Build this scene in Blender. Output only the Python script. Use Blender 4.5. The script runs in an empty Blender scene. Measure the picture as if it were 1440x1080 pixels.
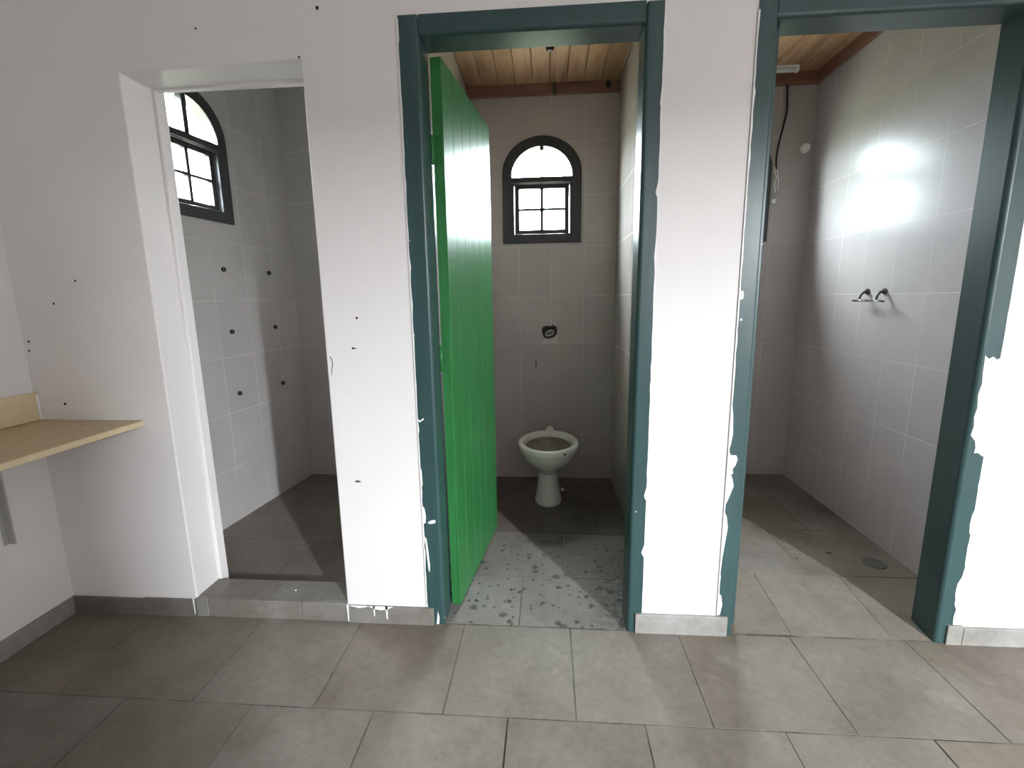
import bpy, bmesh, math, random
from mathutils import Matrix, Vector
random.seed(7)
S = bpy.context.scene
COL = S.collection
PI = math.pi

# ------------------------------------------------------------------ materials
def new_mat(name):
    m = bpy.data.materials.new(name); m.use_nodes = True
    nt = m.node_tree; b = nt.nodes['Principled BSDF']
    return m, nt, b
def N(nt, t, **kw):
    n = nt.nodes.new(t)
    for k, v in kw.items(): setattr(n, k, v)
    return n
def noise(nt, vec, scale, detail=4, rough=.6):
    n = N(nt, 'ShaderNodeTexNoise'); n.inputs['Scale'].default_value = scale
    n.inputs['Detail'].default_value = detail; n.inputs['Roughness'].default_value = rough
    if vec is not None: nt.links.new(vec, n.inputs['Vector'])
    return n
def ramp(nt, fac, stops):
    r = N(nt, 'ShaderNodeValToRGB'); e = r.color_ramp.elements
    while len(e) < len(stops): e.new(.5)
    for el, (p, c) in zip(e, stops):
        el.position = p; el.color = (*c, 1) if len(c) == 3 else c
    nt.links.new(fac, r.inputs['Fac']); return r
def mix(nt, fac, a, b, mode='MIX'):
    m = N(nt, 'ShaderNodeMix', data_type='RGBA', blend_type=mode)
    for s, v in (('Factor', fac), ('A', a), ('B', b)):
        sock = [i for i in m.inputs if i.name == s and (i.type == 'RGBA' or (s == 'Factor' and i.type == 'VALUE'))][0]
        if isinstance(v, (int, float)): sock.default_value = v
        elif isinstance(v, tuple): sock.default_value = (*v, 1)
        else: nt.links.new(v, sock)
    return [o for o in m.outputs if o.type == 'RGBA'][0]
def bump(nt, b, h, strength, dist=.002):
    n = N(nt, 'ShaderNodeBump'); n.inputs['Strength'].default_value = strength
    n.inputs['Distance'].default_value = dist
    nt.links.new(h, n.inputs['Height']); nt.links.new(n.outputs[0], b.inputs['Normal'])

def plain(name, col, rough=.5, var=.08, scale=8, metal=0.0, spec=.5):
    m, nt, b = new_mat(name)
    tc = N(nt, 'ShaderNodeTexCoord'); n = noise(nt, tc.outputs['Object'], scale)
    lo = tuple(c*(1-var) for c in col); hi = tuple(min(1, c*(1+var)) for c in col)
    r = ramp(nt, n.outputs['Fac'], [(.3, lo), (.7, hi)])
    nt.links.new(r.outputs[0], b.inputs['Base Color'])
    b.inputs['Roughness'].default_value = rough; b.inputs['Metallic'].default_value = metal
    b.inputs['Specular IOR Level'].default_value = spec
    return m

def tile_mat(name, col, w=.2, h=.3, du=0.0, dv=0.0, grout=(.62, .60, .58), rough=.2, spec=.3):
    m, nt, b = new_mat(name)
    uv = N(nt, 'ShaderNodeUVMap'); uv.uv_map = 'UVMap'
    mp = N(nt, 'ShaderNodeMapping'); mp.inputs['Location'].default_value = (du, dv, 0)
    nt.links.new(uv.outputs[0], mp.inputs['Vector'])
    br = N(nt, 'ShaderNodeTexBrick', offset=0.0, squash=1.0)
    br.inputs['Scale'].default_value = 1; br.inputs['Mortar Size'].default_value = .0013
    br.inputs['Mortar Smooth'].default_value = .2; br.inputs['Bias'].default_value = 0
    br.inputs['Brick Width'].default_value = w; br.inputs['Row Height'].default_value = h
    c2 = tuple(c*.955 for c in col)
    br.inputs['Color1'].default_value = (*col, 1); br.inputs['Color2'].default_value = (*c2, 1)
    br.inputs['Mortar'].default_value = (*grout, 1)
    nt.links.new(mp.outputs[0], br.inputs['Vector'])
    n = noise(nt, uv.outputs[0], 3.5, 5)
    r = ramp(nt, n.outputs['Fac'], [(.3, (.93, .93, .93)), (.7, (1.04, 1.03, 1.02))])
    c = mix(nt, 1.0, br.outputs['Color'], r.outputs[0], 'MULTIPLY')
    # grout is stained here and there
    n2 = noise(nt, uv.outputs[0], 2.2, 2)
    st = ramp(nt, n2.outputs['Fac'], [(.42, (0, 0, 0)), (.58, (1, 1, 1))])
    ml = N(nt, 'ShaderNodeMath', operation='MULTIPLY'); nt.links.new(st.outputs[0], ml.inputs[0]); nt.links.new(br.outputs['Fac'], ml.inputs[1])
    ml2 = N(nt, 'ShaderNodeMath', operation='MULTIPLY'); nt.links.new(ml.outputs[0], ml2.inputs[0]); ml2.inputs[1].default_value = .75
    c = mix(nt, ml2.outputs[0], c, tuple(x*.9 for x in col))
    nt.links.new(c, b.inputs['Base Color'])
    b.inputs['Specular IOR Level'].default_value = spec
    rr = N(nt, 'ShaderNodeMapRange'); rr.inputs['To Min'].default_value = rough; rr.inputs['To Max'].default_value = .7
    nt.links.new(br.outputs['Fac'], rr.inputs['Value']); nt.links.new(rr.outputs[0], b.inputs['Roughness'])
    inv = N(nt, 'ShaderNodeMath', operation='SUBTRACT'); inv.inputs[0].default_value = 1; nt.links.new(br.outputs['Fac'], inv.inputs[1])
    n3 = noise(nt, uv.outputs[0], 9, 2)
    ad = N(nt, 'ShaderNodeMath', operation='MULTIPLY_ADD'); nt.links.new(n3.outputs['Fac'], ad.inputs[0]); ad.inputs[1].default_value = .25
    nt.links.new(inv.outputs[0], ad.inputs[2])
    bump(nt, b, ad.outputs[0], .35, .0015)
    return m

def stone_mat(name, tones, rough=.5, spots=False):
    """grey slate slabs; tone per slab from the face attribute 'tone'"""
    m, nt, b = new_mat(name)
    tc = N(nt, 'ShaderNodeTexCoord')
    at = N(nt, 'ShaderNodeAttribute'); at.attribute_name = 'tone'
    base = ramp(nt, at.outputs['Fac'], [(i/(len(tones)-1), t) for i, t in enumerate(tones)])
    n = noise(nt, tc.outputs['Object'], 3.6, 8, .62)
    r = ramp(nt, n.outputs['Fac'], [(.28, (.70, .66, .60)), (.5, (1, .985, .96)), (.72, (1.22, 1.22, 1.22))])
    c = mix(nt, 1.0, base.outputs[0], r.outputs[0], 'MULTIPLY')
    n2 = noise(nt, tc.outputs['Object'], 38, 5, .7)
    r2 = ramp(nt, n2.outputs['Fac'], [(.3, (.86, .85, .84)), (.6, (1.05, 1.05, 1.05))])
    c = mix(nt, 1.0, c, r2.outputs[0], 'MULTIPLY')
    # pale scuffs
    n3 = noise(nt, tc.outputs['Object'], 2.3, 6, .7)
    sc = ramp(nt, n3.outputs['Fac'], [(.60, (0, 0, 0)), (.78, (.35, .35, .35))])
    c = mix(nt, sc.outputs[0], c, (.42, .41, .39))
    if spots:
        for scale, th, amt, seed in ((16, .15, .92, 0.0), (27, .14, .92, 3.3), (9, .13, .75, 7.7)):
            mp = N(nt, 'ShaderNodeMapping'); mp.inputs['Location'].default_value = (seed, seed*.7, 0)
            wn = noise(nt, tc.outputs['Object'], 30, 2)
            nt.links.new(tc.outputs['Object'], mp.inputs['Vector'])
            wv = mix(nt, .03, mp.outputs[0], wn.outputs['Color'], 'ADD')
            v = N(nt, 'ShaderNodeTexVoronoi', voronoi_dimensions='2D'); v.inputs['Scale'].default_value = scale
            nt.links.new(wv, v.inputs['Vector'])
            k = ramp(nt, v.outputs['Distance'], [(th*.7, (amt,)*3), (th*1.4, (0, 0, 0))])
            # only some cells carry a spot
            sep = N(nt, 'ShaderNodeSeparateColor'); nt.links.new(v.outputs['Color'], sep.inputs[0])
            g = N(nt, 'ShaderNodeMath', operation='GREATER_THAN'); nt.links.new(sep.outputs[0], g.inputs[0]); g.inputs[1].default_value = .70
            mm = N(nt, 'ShaderNodeMath', operation='MULTIPLY'); nt.links.new(k.outputs[0], mm.inputs[0]); nt.links.new(g.outputs[0], mm.inputs[1])
            # spots thin out towards the back of the room
            sx = N(nt, 'ShaderNodeSeparateXYZ'); nt.links.new(tc.outputs['Object'], sx.inputs[0])
            mr = N(nt, 'ShaderNodeMapRange'); mr.inputs['From Min'].default_value = .45; mr.inputs['From Max'].default_value = .75
            mr.inputs['To Min'].default_value = 1; mr.inputs['To Max'].default_value = .08
            nt.links.new(sx.outputs['Y'], mr.inputs['Value'])
            m3 = N(nt, 'ShaderNodeMath', operation='MULTIPLY'); nt.links.new(mm.outputs[0], m3.inputs[0]); nt.links.new(mr.outputs[0], m3.inputs[1])
            c = mix(nt, m3.outputs[0], c, (.03, .029, .027))
        # grime along the right jamb
        sx = N(nt, 'ShaderNodeSeparateXYZ'); nt.links.new(tc.outputs['Object'], sx.inputs[0])
        gx = N(nt, 'ShaderNodeMapRange'); gx.inputs['From Min'].default_value = .15; gx.inputs['From Max'].default_value = .30
        nt.links.new(sx.outputs['X'], gx.inputs['Value'])
        gy = N(nt, 'ShaderNodeMapRange'); gy.inputs['From Min'].default_value = .62; gy.inputs['From Max'].default_value = .3
        nt.links.new(sx.outputs['Y'], gy.inputs['Value'])
        gn = noise(nt, tc.outputs['Object'], 45, 6, .75)
        gr = ramp(nt, gn.outputs['Fac'], [(.40, (0, 0, 0)), (.58, (.92, .92, .92))])
        a = N(nt, 'ShaderNodeMath', operation='MULTIPLY'); nt.links.new(gx.outputs[0], a.inputs[0]); nt.links.new(gy.outputs[0], a.inputs[1])
        a2 = N(nt, 'ShaderNodeMath', operation='MULTIPLY'); nt.links.new(a.outputs[0], a2.inputs[0]); nt.links.new(gr.outputs[0], a2.inputs[1])
        c = mix(nt, a2.outputs[0], c, (.035, .03, .025))
    nt.links.new(c, b.inputs['Base Color'])
    b.inputs['Roughness'].default_value = rough
    b.inputs['Specular IOR Level'].default_value = .35
    bump(nt, b, n2.outputs['Fac'], .25, .003)
    return m

def wood_mat(name, cols, axis='Y', rough=.45):
    m, nt, b = new_mat(name)
    tc = N(nt, 'ShaderNodeTexCoord'); mp = N(nt, 'ShaderNodeMapping')
    sc = {'X': (1.2, 14, 14), 'Y': (14, 1.2, 14), 'Z': (14, 14, 1.2)}[axis]
    mp.inputs['Scale'].default_value = sc; nt.links.new(tc.outputs['Object'], mp.inputs['Vector'])
    n = noise(nt, mp.outputs[0], 2.2, 6, .65)
    r = ramp(nt, n.outputs['Fac'], [(.28, cols[0]), (.55, cols[1]), (.75, cols[2])])
    at = N(nt, 'ShaderNodeAttribute'); at.attribute_name = 'tone'
    t = ramp(nt, at.outputs['Fac'], [(0, (.78, .74, .70)), (1, (1.1, 1.08, 1.05))])
    c = mix(nt, 1.0, r.outputs[0], t.outputs[0], 'MULTIPLY')
    nt.links.new(c, b.inputs['Base Color']); b.inputs['Roughness'].default_value = rough
    bump(nt, b, n.outputs['Fac'], .15, .002)
    return m

def paint_mat(name, col, rough=.3, streak=.12, chips=True, axis='Z', spec=.5):
    """brushed gloss enamel with faint streaks and a few white chips"""
    m, nt, b = new_mat(name)
    tc = N(nt, 'ShaderNodeTexCoord'); mp = N(nt, 'ShaderNodeMapping')
    mp.inputs['Scale'].default_value = (40, 40, 2.2) if axis == 'Z' else (2.2, 40, 40)
    nt.links.new(tc.outputs['Object'], mp.inputs['Vector'])
    n = noise(nt, mp.outputs[0], 1.2, 5, .6)
    lo = tuple(c*(1-streak) for c in col); hi = tuple(c*(1+streak) for c in col)
    r = ramp(nt, n.outputs['Fac'], [(.3, lo), (.7, hi)]); c = r.outputs[0]
    if chips:
        v = N(nt, 'ShaderNodeTexVoronoi'); v.inputs['Scale'].default_value = 16
        nt.links.new(tc.outputs['Object'], v.inputs['Vector'])
        k = ramp(nt, v.outputs['Distance'], [(.055, (.8,)*3), (.07, (0, 0, 0))])
        sep = N(nt, 'ShaderNodeSeparateColor'); nt.links.new(v.outputs['Color'], sep.inputs[0])
        g = N(nt, 'ShaderNodeMath', operation='GREATER_THAN'); nt.links.new(sep.outputs[0], g.inputs[0]); g.inputs[1].default_value = .72
        mm = N(nt, 'ShaderNodeMath', operation='MULTIPLY'); nt.links.new(k.outputs[0], mm.inputs[0]); nt.links.new(g.outputs[0], mm.inputs[1])
        c = mix(nt, mm.outputs[0], c, (.62, .66, .64))
    nt.links.new(c, b.inputs['Base Color'])
    b.inputs['Roughness'].default_value = rough; b.inputs['Specular IOR Level'].default_value = spec
    bump(nt, b, n.outputs['Fac'], .12, .002)
    return m

def wall_paint(name, col, rough=.55):
    m, nt, b = new_mat(name)
    tc = N(nt, 'ShaderNodeTexCoord')
    n = noise(nt, tc.outputs['Object'], 1.6, 5, .6)
    r = ramp(nt, n.outputs['Fac'], [(.3, tuple(c*.965 for c in col)), (.7, tuple(min(1, c*1.02) for c in col))])
    nt.links.new(r.outputs[0], b.inputs['Base Color']); b.inputs['Roughness'].default_value = rough
    b.inputs['Specular IOR Level'].default_value = .4
    n2 = noise(nt, tc.outputs['Object'], 22, 4, .6)
    bump(nt, b, n2.outputs['Fac'], .12, .003)
    return m

def glass_mat(name):
    m, nt, b = new_mat(name)
    nt.nodes.remove(b)
    out = nt.nodes['Material Output']
    tr = N(nt, 'ShaderNodeBsdfTransparent'); tr.inputs[0].default_value = (.93, .97, .96, 1)
    gl = N(nt, 'ShaderNodeBsdfGlossy'); gl.inputs['Roughness'].default_value = .08
    tl = N(nt, 'ShaderNodeBsdfTranslucent'); tl.inputs[0].default_value = (.93, .97, .96, 1)
    fx = N(nt, 'ShaderNodeMixShader'); fx.inputs[0].default_value = .02     # a little dust
    nt.links.new(tr.outputs[0], fx.inputs[1]); nt.links.new(tl.outputs[0], fx.inputs[2])
    mxf = .04
    mx = N(nt, 'ShaderNodeMixShader')
    mx.inputs[0].default_value = mxf; nt.links.new(fx.outputs[0], mx.inputs[1]); nt.links.new(gl.outputs[0], mx.inputs[2])
    nt.links.new(mx.outputs[0], out.inputs['Surface'])
    return m

def joint_mat(name):
    m, nt, b = new_mat(name)
    tc = N(nt, 'ShaderNodeTexCoord'); n = noise(nt, tc.outputs['Object'], 3.1, 5, .7)
    r = ramp(nt, n.outputs['Fac'], [(.40, (.022, .019, .016)), (.50, (.11, .10, .088)), (.62, (.20, .185, .165))])
    nt.links.new(r.outputs[0], b.inputs['Base Color']); b.inputs['Roughness'].default_value = .9
    return m

M = {}
M['wall'] = wall_paint('white_wall_paint', (.80, .772, .768))
M['wall_fresh'] = wall_paint('white_paint_thick', (.84, .83, .83), .4)
M['ceiling_white'] = wall_paint('white_ceiling_paint', (.78, .76, .74))
TC = (.465, .411, .396)
M['tile'] = tile_mat('grey_tile_toilet', TC, du=.1726, dv=0)
M['tile_side'] = tile_mat('grey_tile_toilet_side', TC, du=0.02)
M['tile_r3b'] = tile_mat('grey_tile_right_back', (.445, .412, .395), h=.2975, du=-1.324+1.4, dv=0)
M['tile_r3s'] = tile_mat('grey_tile_right_side', (.43, .405, .405), rough=.26, spec=.08, h=.2965, du=.09, dv=.0)
M['tile_shower'] = tile_mat('grey_tile_shower', (.415, .393, .385), w=.237, du=.03, dv=.0)
M['plaster'] = wall_paint('grey_plaster', (.5, .48, .46), .8)
M['slate'] = stone_mat('slate_slab', [(.155, .132, .106), (.172, .150, .124), (.185, .169, .148), (.192, .183, .171)], .55)
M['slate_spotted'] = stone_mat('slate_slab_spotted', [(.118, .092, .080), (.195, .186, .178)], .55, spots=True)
M['slate_dark'] = stone_mat('slate_slab_shower', [(.13, .115, .098), (.165, .148, .13)], .6)
M['joint'] = plain('dark_joint', (.075, .068, .06), .85, .3, 30)
M['joint_pale'] = joint_mat('stone_joint')
M['skirting'] = stone_mat('slate_skirting', [(.155, .143, .125), (.29, .285, .275)], .55)
M['teal'] = paint_mat('dark_teal_enamel', (.031, .070, .071), .34)
M['green'] = paint_mat('bright_green_enamel', (.026, .165, .045), .36, .22)
M['green_dark'] = paint_mat('green_enamel_old', (.026, .15, .04), .35, .2, chips=False)
M['win'] = paint_mat('black_brown_window_paint', (.030, .029, .034), .38, .15, chips=False)
M['glass'] = glass_mat('window_glass')
M['wood'] = wood_mat('varnished_pine', [(.30, .165, .085), (.47, .295, .17), (.55, .37, .23)], 'Y')
M['wood_trim'] = wood_mat('reddish_wood_trim', [(.14, .065, .045), (.21, .105, .072), (.26, .14, .095)], 'X')
M['counter'] = plain('beige_cultured_stone', (.50, .385, .215), .42, .16, 60)
M['splash'] = plain('cream_cultured_stone', (.70, .585, .38), .4, .06, 40)
M['white_plastic'] = plain('white_plastic', (.92, .92, .89), .35, .02)
M['grey_plastic'] = plain('grey_plastic', (.42, .42, .42), .5, .05)
M['ceramic'] = plain('white_ceramic', (.70, .655, .615), .16, .05, 12)
M['bowl_inside'] = plain('stained_ceramic', (.30, .27, .23), .4, .2, 14)
M['black'] = plain('black_plastic', (.012, .012, .013), .5, .2)
M['dark'] = plain('dark_hole', (.02, .017, .014), .9, .3, 40)
M['mortar'] = plain('pale_mortar', (.56, .52, .49), .9, .15, 50)
M['brass'] = plain('old_chrome', (.62, .58, .52), .25, .15, 30, metal=1.0)
M['chrome'] = plain('chrome', (.75, .76, .78), .14, .04, 30, metal=1.0)
M['steel_dark'] = plain('tarnished_steel', (.12, .115, .11), .4, .3, 50, metal=.8)
M['drain'] = plain('drain_metal', (.13, .12, .105), .5, .2, 80, metal=.5)

# ------------------------------------------------------------------ helpers
def link(o):
    COL.objects.link(o); return o
def tag(o, label=None, cat=None, group=None, kind=None):
    if label: o['label'] = label
    if cat: o['category'] = cat
    if group: o['group'] = group
    if kind: o['kind'] = kind
    return o
def empty(name, loc=(0, 0, 0), rz=0):
    o = bpy.data.objects.new(name, None); o.empty_display_size = .1
    o.location = loc; o.rotation_euler = (0, 0, rz); return link(o)
class MB:
    """collects shapes into one mesh"""
    def __init__(s):
        s.bm = bmesh.new(); s.uv = s.bm.loops.layers.uv.new('UVMap')
        s.tone = s.bm.faces.layers.float.new('tone_f')
    def _fin(s, faces, mi, tone):
        for f in faces:
            f.material_index = mi; f[s.tone] = tone
    def box(s, a, b, mi=0, tone=.5, bev=0, seg=2):
        bm = bmesh.new()
        bmesh.ops.create_cube(bm, size=1)
        c = [(a[i]+b[i])/2 for i in range(3)]; d = [abs(b[i]-a[i]) for i in range(3)]
        for v in bm.verts: v.co = Vector([c[i]+v.co[i]*d[i] for i in range(3)])
        if bev: bmesh.ops.bevel(bm, geom=bm.edges[:], offset=min(bev, min(d)*.49), segments=seg, affect='EDGES', profile=.5)
        s.merge(bm, mi, tone); return s
    def merge(s, bm, mi=0, tone=.5, mat=None, smooth=False):
        if mat is not None: bmesh.ops.transform(bm, matrix=mat, verts=bm.verts)
        mp = {v: s.bm.verts.new(v.co) for v in bm.verts}
        out = []
        for f in bm.faces:
            try: nf = s.bm.faces.new([mp[v] for v in f.verts])
            except ValueError: continue
            nf.smooth = smooth or f.smooth; out.append(nf)
        s._fin(out, mi, tone); bm.free(); return out
    def poly(s, pts, mi=0, tone=.5):
        f = s.bm.faces.new([s.bm.verts.new(p) for p in pts]); s._fin([f], mi, tone); return f
    def prism(s, pts, ext, mi=0, tone=.5, mat=None):
        """closed prism: polygon pts (3d) pushed by vector ext"""
        n = len(pts); A = [Vector(p) for p in pts]; B = [p+Vector(ext) for p in A]
        if mat is not None: A = [mat @ p for p in A]; B = [mat @ p for p in B]
        va = [s.bm.verts.new(p) for p in A]; vb = [s.bm.verts.new(p) for p in B]
        fs = [s.bm.faces.new(va[::-1]), s.bm.faces.new(vb)]
        for i in range(n):
            j = (i+1) % n; fs.append(s.bm.faces.new([va[i], va[j], vb[j], vb[i]]))
        s._fin(fs, mi, tone); return s
    def loft(s, rings, mi=0, cap0=True, cap1=True, smooth=True, tone=.5):
        vr = [[s.bm.verts.new(p) for p in r] for r in rings]; fs = []
        n = len(rings[0])
        for a, b in zip(vr, vr[1:]):
            for i in range(n):
                j = (i+1) % n; f = s.bm.faces.new([a[i], a[j], b[j], b[i]]); f.smooth = smooth; fs.append(f)
        if cap0: fs.append(s.bm.faces.new(vr[0][::-1]))
        if cap1: fs.append(s.bm.faces.new(vr[-1]))
        s._fin(fs, mi, tone); return s
    def tube(s, pts, r, mi=0, n=10, caps=True):
        pts = [Vector(p) for p in pts]; rings = []
        rr = r if isinstance(r, (list, tuple)) else [r]*len(pts)
        up = None
        for i, p in enumerate(pts):
            t = (pts[min(i+1, len(pts)-1)]-pts[max(i-1, 0)]).normalized()
            if up is None:
                up = Vector((0, 0, 1)) if abs(t.z) < .9 else Vector((1, 0, 0))
            a = t.cross(up).normalized(); b = a.cross(t).normalized(); up = b
            rings.append([p+a*math.cos(2*PI*k/n)*rr[i]+b*math.sin(2*PI*k/n)*rr[i] for k in range(n)])
        return s.loft(rings, mi, caps, caps)
    def build(s, name, mats, parent=None, bevel=0, weld=False):
        bm = s.bm
        bmesh.ops.recalc_face_normals(bm, faces=bm.faces[:])
        me = bpy.data.meshes.new(name)
        tones = [f[s.tone] for f in bm.faces]
        bm.faces.layers.float.remove(s.tone)
        bm.to_mesh(me); bm.free()
        at = me.attributes.new('tone', 'FLOAT', 'FACE'); at.data.foreach_set('value', tones)
        for m in (mats if isinstance(mats, (list, tuple)) else [mats]): me.materials.append(m)
        o = bpy.data.objects.new(name, me); link(o)
        if parent is not None: o.parent = parent
        if bevel:
            md = o.modifiers.new('bevel', 'BEVEL'); md.width = bevel; md.segments = 3; md.limit_method = 'ANGLE'; md.angle_limit = 1.0
        return o

def plate(name, outer, holes, M4, depth, mats, marks=(), parent=None, bevel=0):
    """flat wall with holes. outer / holes: 2d loops (u,v) in metres; M4 maps (u,v,w) to the world,
    +w is the visible side; the body reaches depth behind it. UVs are metres."""
    bm = bmesh.new(); edges = []
    for lp in [outer]+list(holes):
        vs = [bm.verts.new((p[0], p[1], 0)) for p in lp]
        for i in range(len(vs)): edges.append(bm.edges.new((vs[i], vs[(i+1) % len(vs)])))
    bmesh.ops.triangle_fill(bm, use_beauty=True, use_dissolve=False, edges=edges, normal=(0, 0, 1))
    for f in bm.faces:
        if f.normal.z < 0: f.normal_flip()
    ff = bm.faces[:]
    r = bmesh.ops.extrude_face_region(bm, geom=ff)
    ev = [g for g in r['geom'] if isinstance(g, bmesh.types.BMVert)]
    for v in ev: v.co.z = -depth          # the copy is the back
    for f in [g for g in r['geom'] if isinstance(g, bmesh.types.BMFace)]: pass
    uv = bm.loops.layers.uv.new('UVMap')
    bmesh.ops.recalc_face_normals(bm, faces=bm.faces[:])
    for f in bm.faces:
        side = abs(f.normal.z) < .5
        for l in f.loops:
            c = l.vert.co
            l[uv].uv = (c.x, c.y)
        f.material_index = 1 if (side and len(mats) > 1) else 0
    for pts, mi in marks:                   # marks, chips and dirt lying on the face
        f = bm.faces.new([bm.verts.new((p[0], p[1], .0007)) for p in pts]); f.material_index = mi
        if f.normal.z < 0: f.normal_flip()
    bmesh.ops.transform(bm, matrix=M4, verts=bm.verts)
    if M4.determinant() < 0: bmesh.ops.reverse_faces(bm, faces=bm.faces[:])
    me = bpy.data.meshes.new(name); bm.to_mesh(me); bm.free()
    for m in mats: me.materials.append(m)
    o = bpy.data.objects.new(name, me); link(o)
    if parent is not None: o.parent = parent
    if bevel:
        md = o.modifiers.new('bevel', 'BEVEL'); md.width = bevel; md.segments = 3; md.limit_method = 'ANGLE'; md.angle_limit = .9
    return o

def basis(o, u, v):
    u = Vector(u).normalized(); v = Vector(v).normalized(); w = u.cross(v)
    m = Matrix((u, v, w)).transposed().to_4x4(); m.translation = Vector(o); return m
def rect(u0, v0, u1, v1): return [(u0, v0), (u1, v0), (u1, v1), (u0, v1)]
def disc(u, v, r, n=8, sx=1, sy=1):
    return [(u+r*sx*math.cos(2*PI*k/n)*random.uniform(.75, 1.15), v+r*sy*math.sin(2*PI*k/n)*random.uniform(.75, 1.15)) for k in range(n)]

# ------------------------------------------------------------------ camera
D, H = 1.548337, 1.189093
cam = bpy.data.cameras.new('camera'); cam.sensor_width = 36; cam.lens = 16.59937
co = bpy.data.objects.new('camera', cam); link(co)
r_ = Vector((0.99720955, 0.07319674, -0.0146745)); u_ = Vector((0.00135029, 0.17885161, 0.98387513)); f_ = Vector((-0.07464101, 0.9811495, -0.17825370))
mw = Matrix((r_, u_, -f_)).transposed().to_4x4(); mw.translation = (0, -D, H); co.matrix_world = mw
cam.clip_start = .02
S.camera = co

YB = 1.482                       # back wall of the three cells
ZC = 2.42                        # boarded ceiling of the cells
ZM = 3.0                         # ceiling of the washroom
XL, XR, YR = -1.86, 3.6, -3.5    # washroom walls
WT = .125                        # front wall thickness

# ------------------------------------------------------------------ arched windows
WW, WH, SPR = .478, .615, .405   # outer width, height, spring height
def arch(hw, zb, zs, rise, n=20):
    """loop from bottom left, counter-clockwise, centre u = 0"""
    p = [(-hw, zb), (hw, zb)]
    for k in range(n+1):
        a = PI*k/n; p.append((hw*math.cos(a), zs+rise*math.sin(a)))
    return p
def make_window(n, M4, label):
    """M4: (u,v,w) with w = 0 the tiled face, +w into the room"""
    root = empty('window_%d' % n); root.matrix_world = M4
    tag(root, label, 'window', kind='structure')
    I4 = Matrix.Identity(4)
    fo = arch(WW/2, 0, SPR, WH-SPR)
    lun = [(.182*math.cos(PI*k/20), .385+.172*math.sin(PI*k/20)) for k in range(21)]
    M0 = Matrix.Translation((0, 0, .012))
    plate('window_frame', fo, [lun, rect(-.169, .055, .169, .345)], M0, .075, [M['win']], parent=root, bevel=.004)
    # moulding on the rail between arch and casement
    b = MB(); b.box((-.19, .350, .010), (.19, .368, .020), bev=.003); b.build('window_rail', M['win'], root)
    # casement, set a little outside and open a crack
    sash = plate('sash', rect(-.1662, .0578, .1662, .3460),
                 [rect(-.138, .209, -.010, .322), rect(.010, .209, .138, .322), rect(-.138, .082, -.010, .195), rect(.010, .082, .138, .195)],
                 Matrix.Translation((0, 0, -.012)), .03, [M['win']], parent=root, bevel=.003)
    g = MB(); g.box((-.150, .072, -.034), (.150, .330, -.031)); g.build('pane', M['glass'], sash)
    g = MB(); pts = [(.186*math.cos(PI*k/20), .382+.176*math.sin(PI*k/20), -.045) for k in range(21)]
    g.prism(pts, (0, 0, -.003)); g.build('arch_pane', M['glass'], root)
    return root

def small_bar(root, hw, z0, z1, w0, w1):
    b = MB(); b.box((-hw, z0, w0), (hw, z1, w1), bev=.002); return b.build('glazing_bar', M['win'], root)

BX = basis((0, YB, 0), (1, 0, 0), (0, 0, 1)); BX = basis((0, YB, 0), (1, 0, 0), (0, 0, 1))
def back_basis(x, z):            # w towards the viewer (-Y)
    m = Matrix(((1, 0, 0, x), (0, 0, -1, YB), (0, 1, 0, z), (0, 0, 0, 1))); return m

# skewed left wall of the shower: u runs from the back corner towards the viewer
SK = Vector((-.0965, -1, 0)).normalized()
OS = Vector((-1.64, YB, 0))
MS = Matrix(((SK.x, 0, -SK.y, OS.x), (SK.y, 0, SK.x, OS.y), (0, 1, 0, 0), (0, 0, 0, 1)))   # w = into the room (+X)

W2 = (-.032, 1.522); W3 = (1.064, 1.500); W1 = (.730, 1.600)
w2 = make_window(2, back_basis(*W2), 'arched black framed window above the toilet, white daylight in its panes')
small_bar(w2, .011, .535, .556, -.03, .004); small_bar(w2, .012, .386, .394, -.03, .004)  # bar cut to two stubs, shaped as if glare swallowed its middle
w3 = make_window(3, back_basis(*W3), 'arched black framed window in the right cell, nearly hidden behind its door frame')
small_bar(w3, .012, .386, .556, -.03, .004)
w1 = make_window(1, MS @ Matrix.Translation((W1[0], W1[1], 0)), 'arched black framed window in the side wall of the shower, seen at a slant')
small_bar(w1, .014, .386, .556, -.03, .006)

def wall_arch(cx, z):            # opening in the masonry behind the frame
    return [(cx+p[0], z+p[1]) for p in arch(WW/2-.012, .012, SPR, WH-SPR-.012, 24)]

# ------------------------------------------------------------------ cell walls (tiled)
FB = back_basis(0, 0)
o = plate('wall_toilet_back', rect(-.62, -.05, .56, 2.6), [wall_arch(*W2)], FB, .07, [M['tile'], M['plaster']])
tag(o, 'grey tiled back wall of the toilet cell behind the toilet', 'wall', kind='structure')
o = plate('wall_right_cell_back', rect(.56, -.05, 1.75, 2.6), [wall_arch(*W3)], FB, .07, [M['tile_r3b'], M['plaster']])
tag(o, 'grey tiled back wall of the right cell, with the hanging wires', 'wall', kind='structure')
o = plate('wall_shower_back', rect(-1.9, -.05, -.62, 2.62), [], FB, .07, [M['tile_shower'], M['plaster']])
tag(o, 'dark grey tiled back wall of the shower cell at the left', 'wall', kind='structure')
o = plate('wall_shower_left', rect(-.02, -.05, 1.345, 2.6), [wall_arch(*W1)], MS, .07, [M['tile_shower'], M['plaster']])
tag(o, 'grey tiled side wall of the shower cell with six pipe holes', 'wall', kind='structure')
def side_basis(x, sgn):          # wall in plane X = x; visible side towards sgn X; u = y
    return Matrix(((0, 0, sgn, x), (1, 0, 0, 0), (0, 1, 0, 0), (0, 0, 0, 1)))
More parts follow.
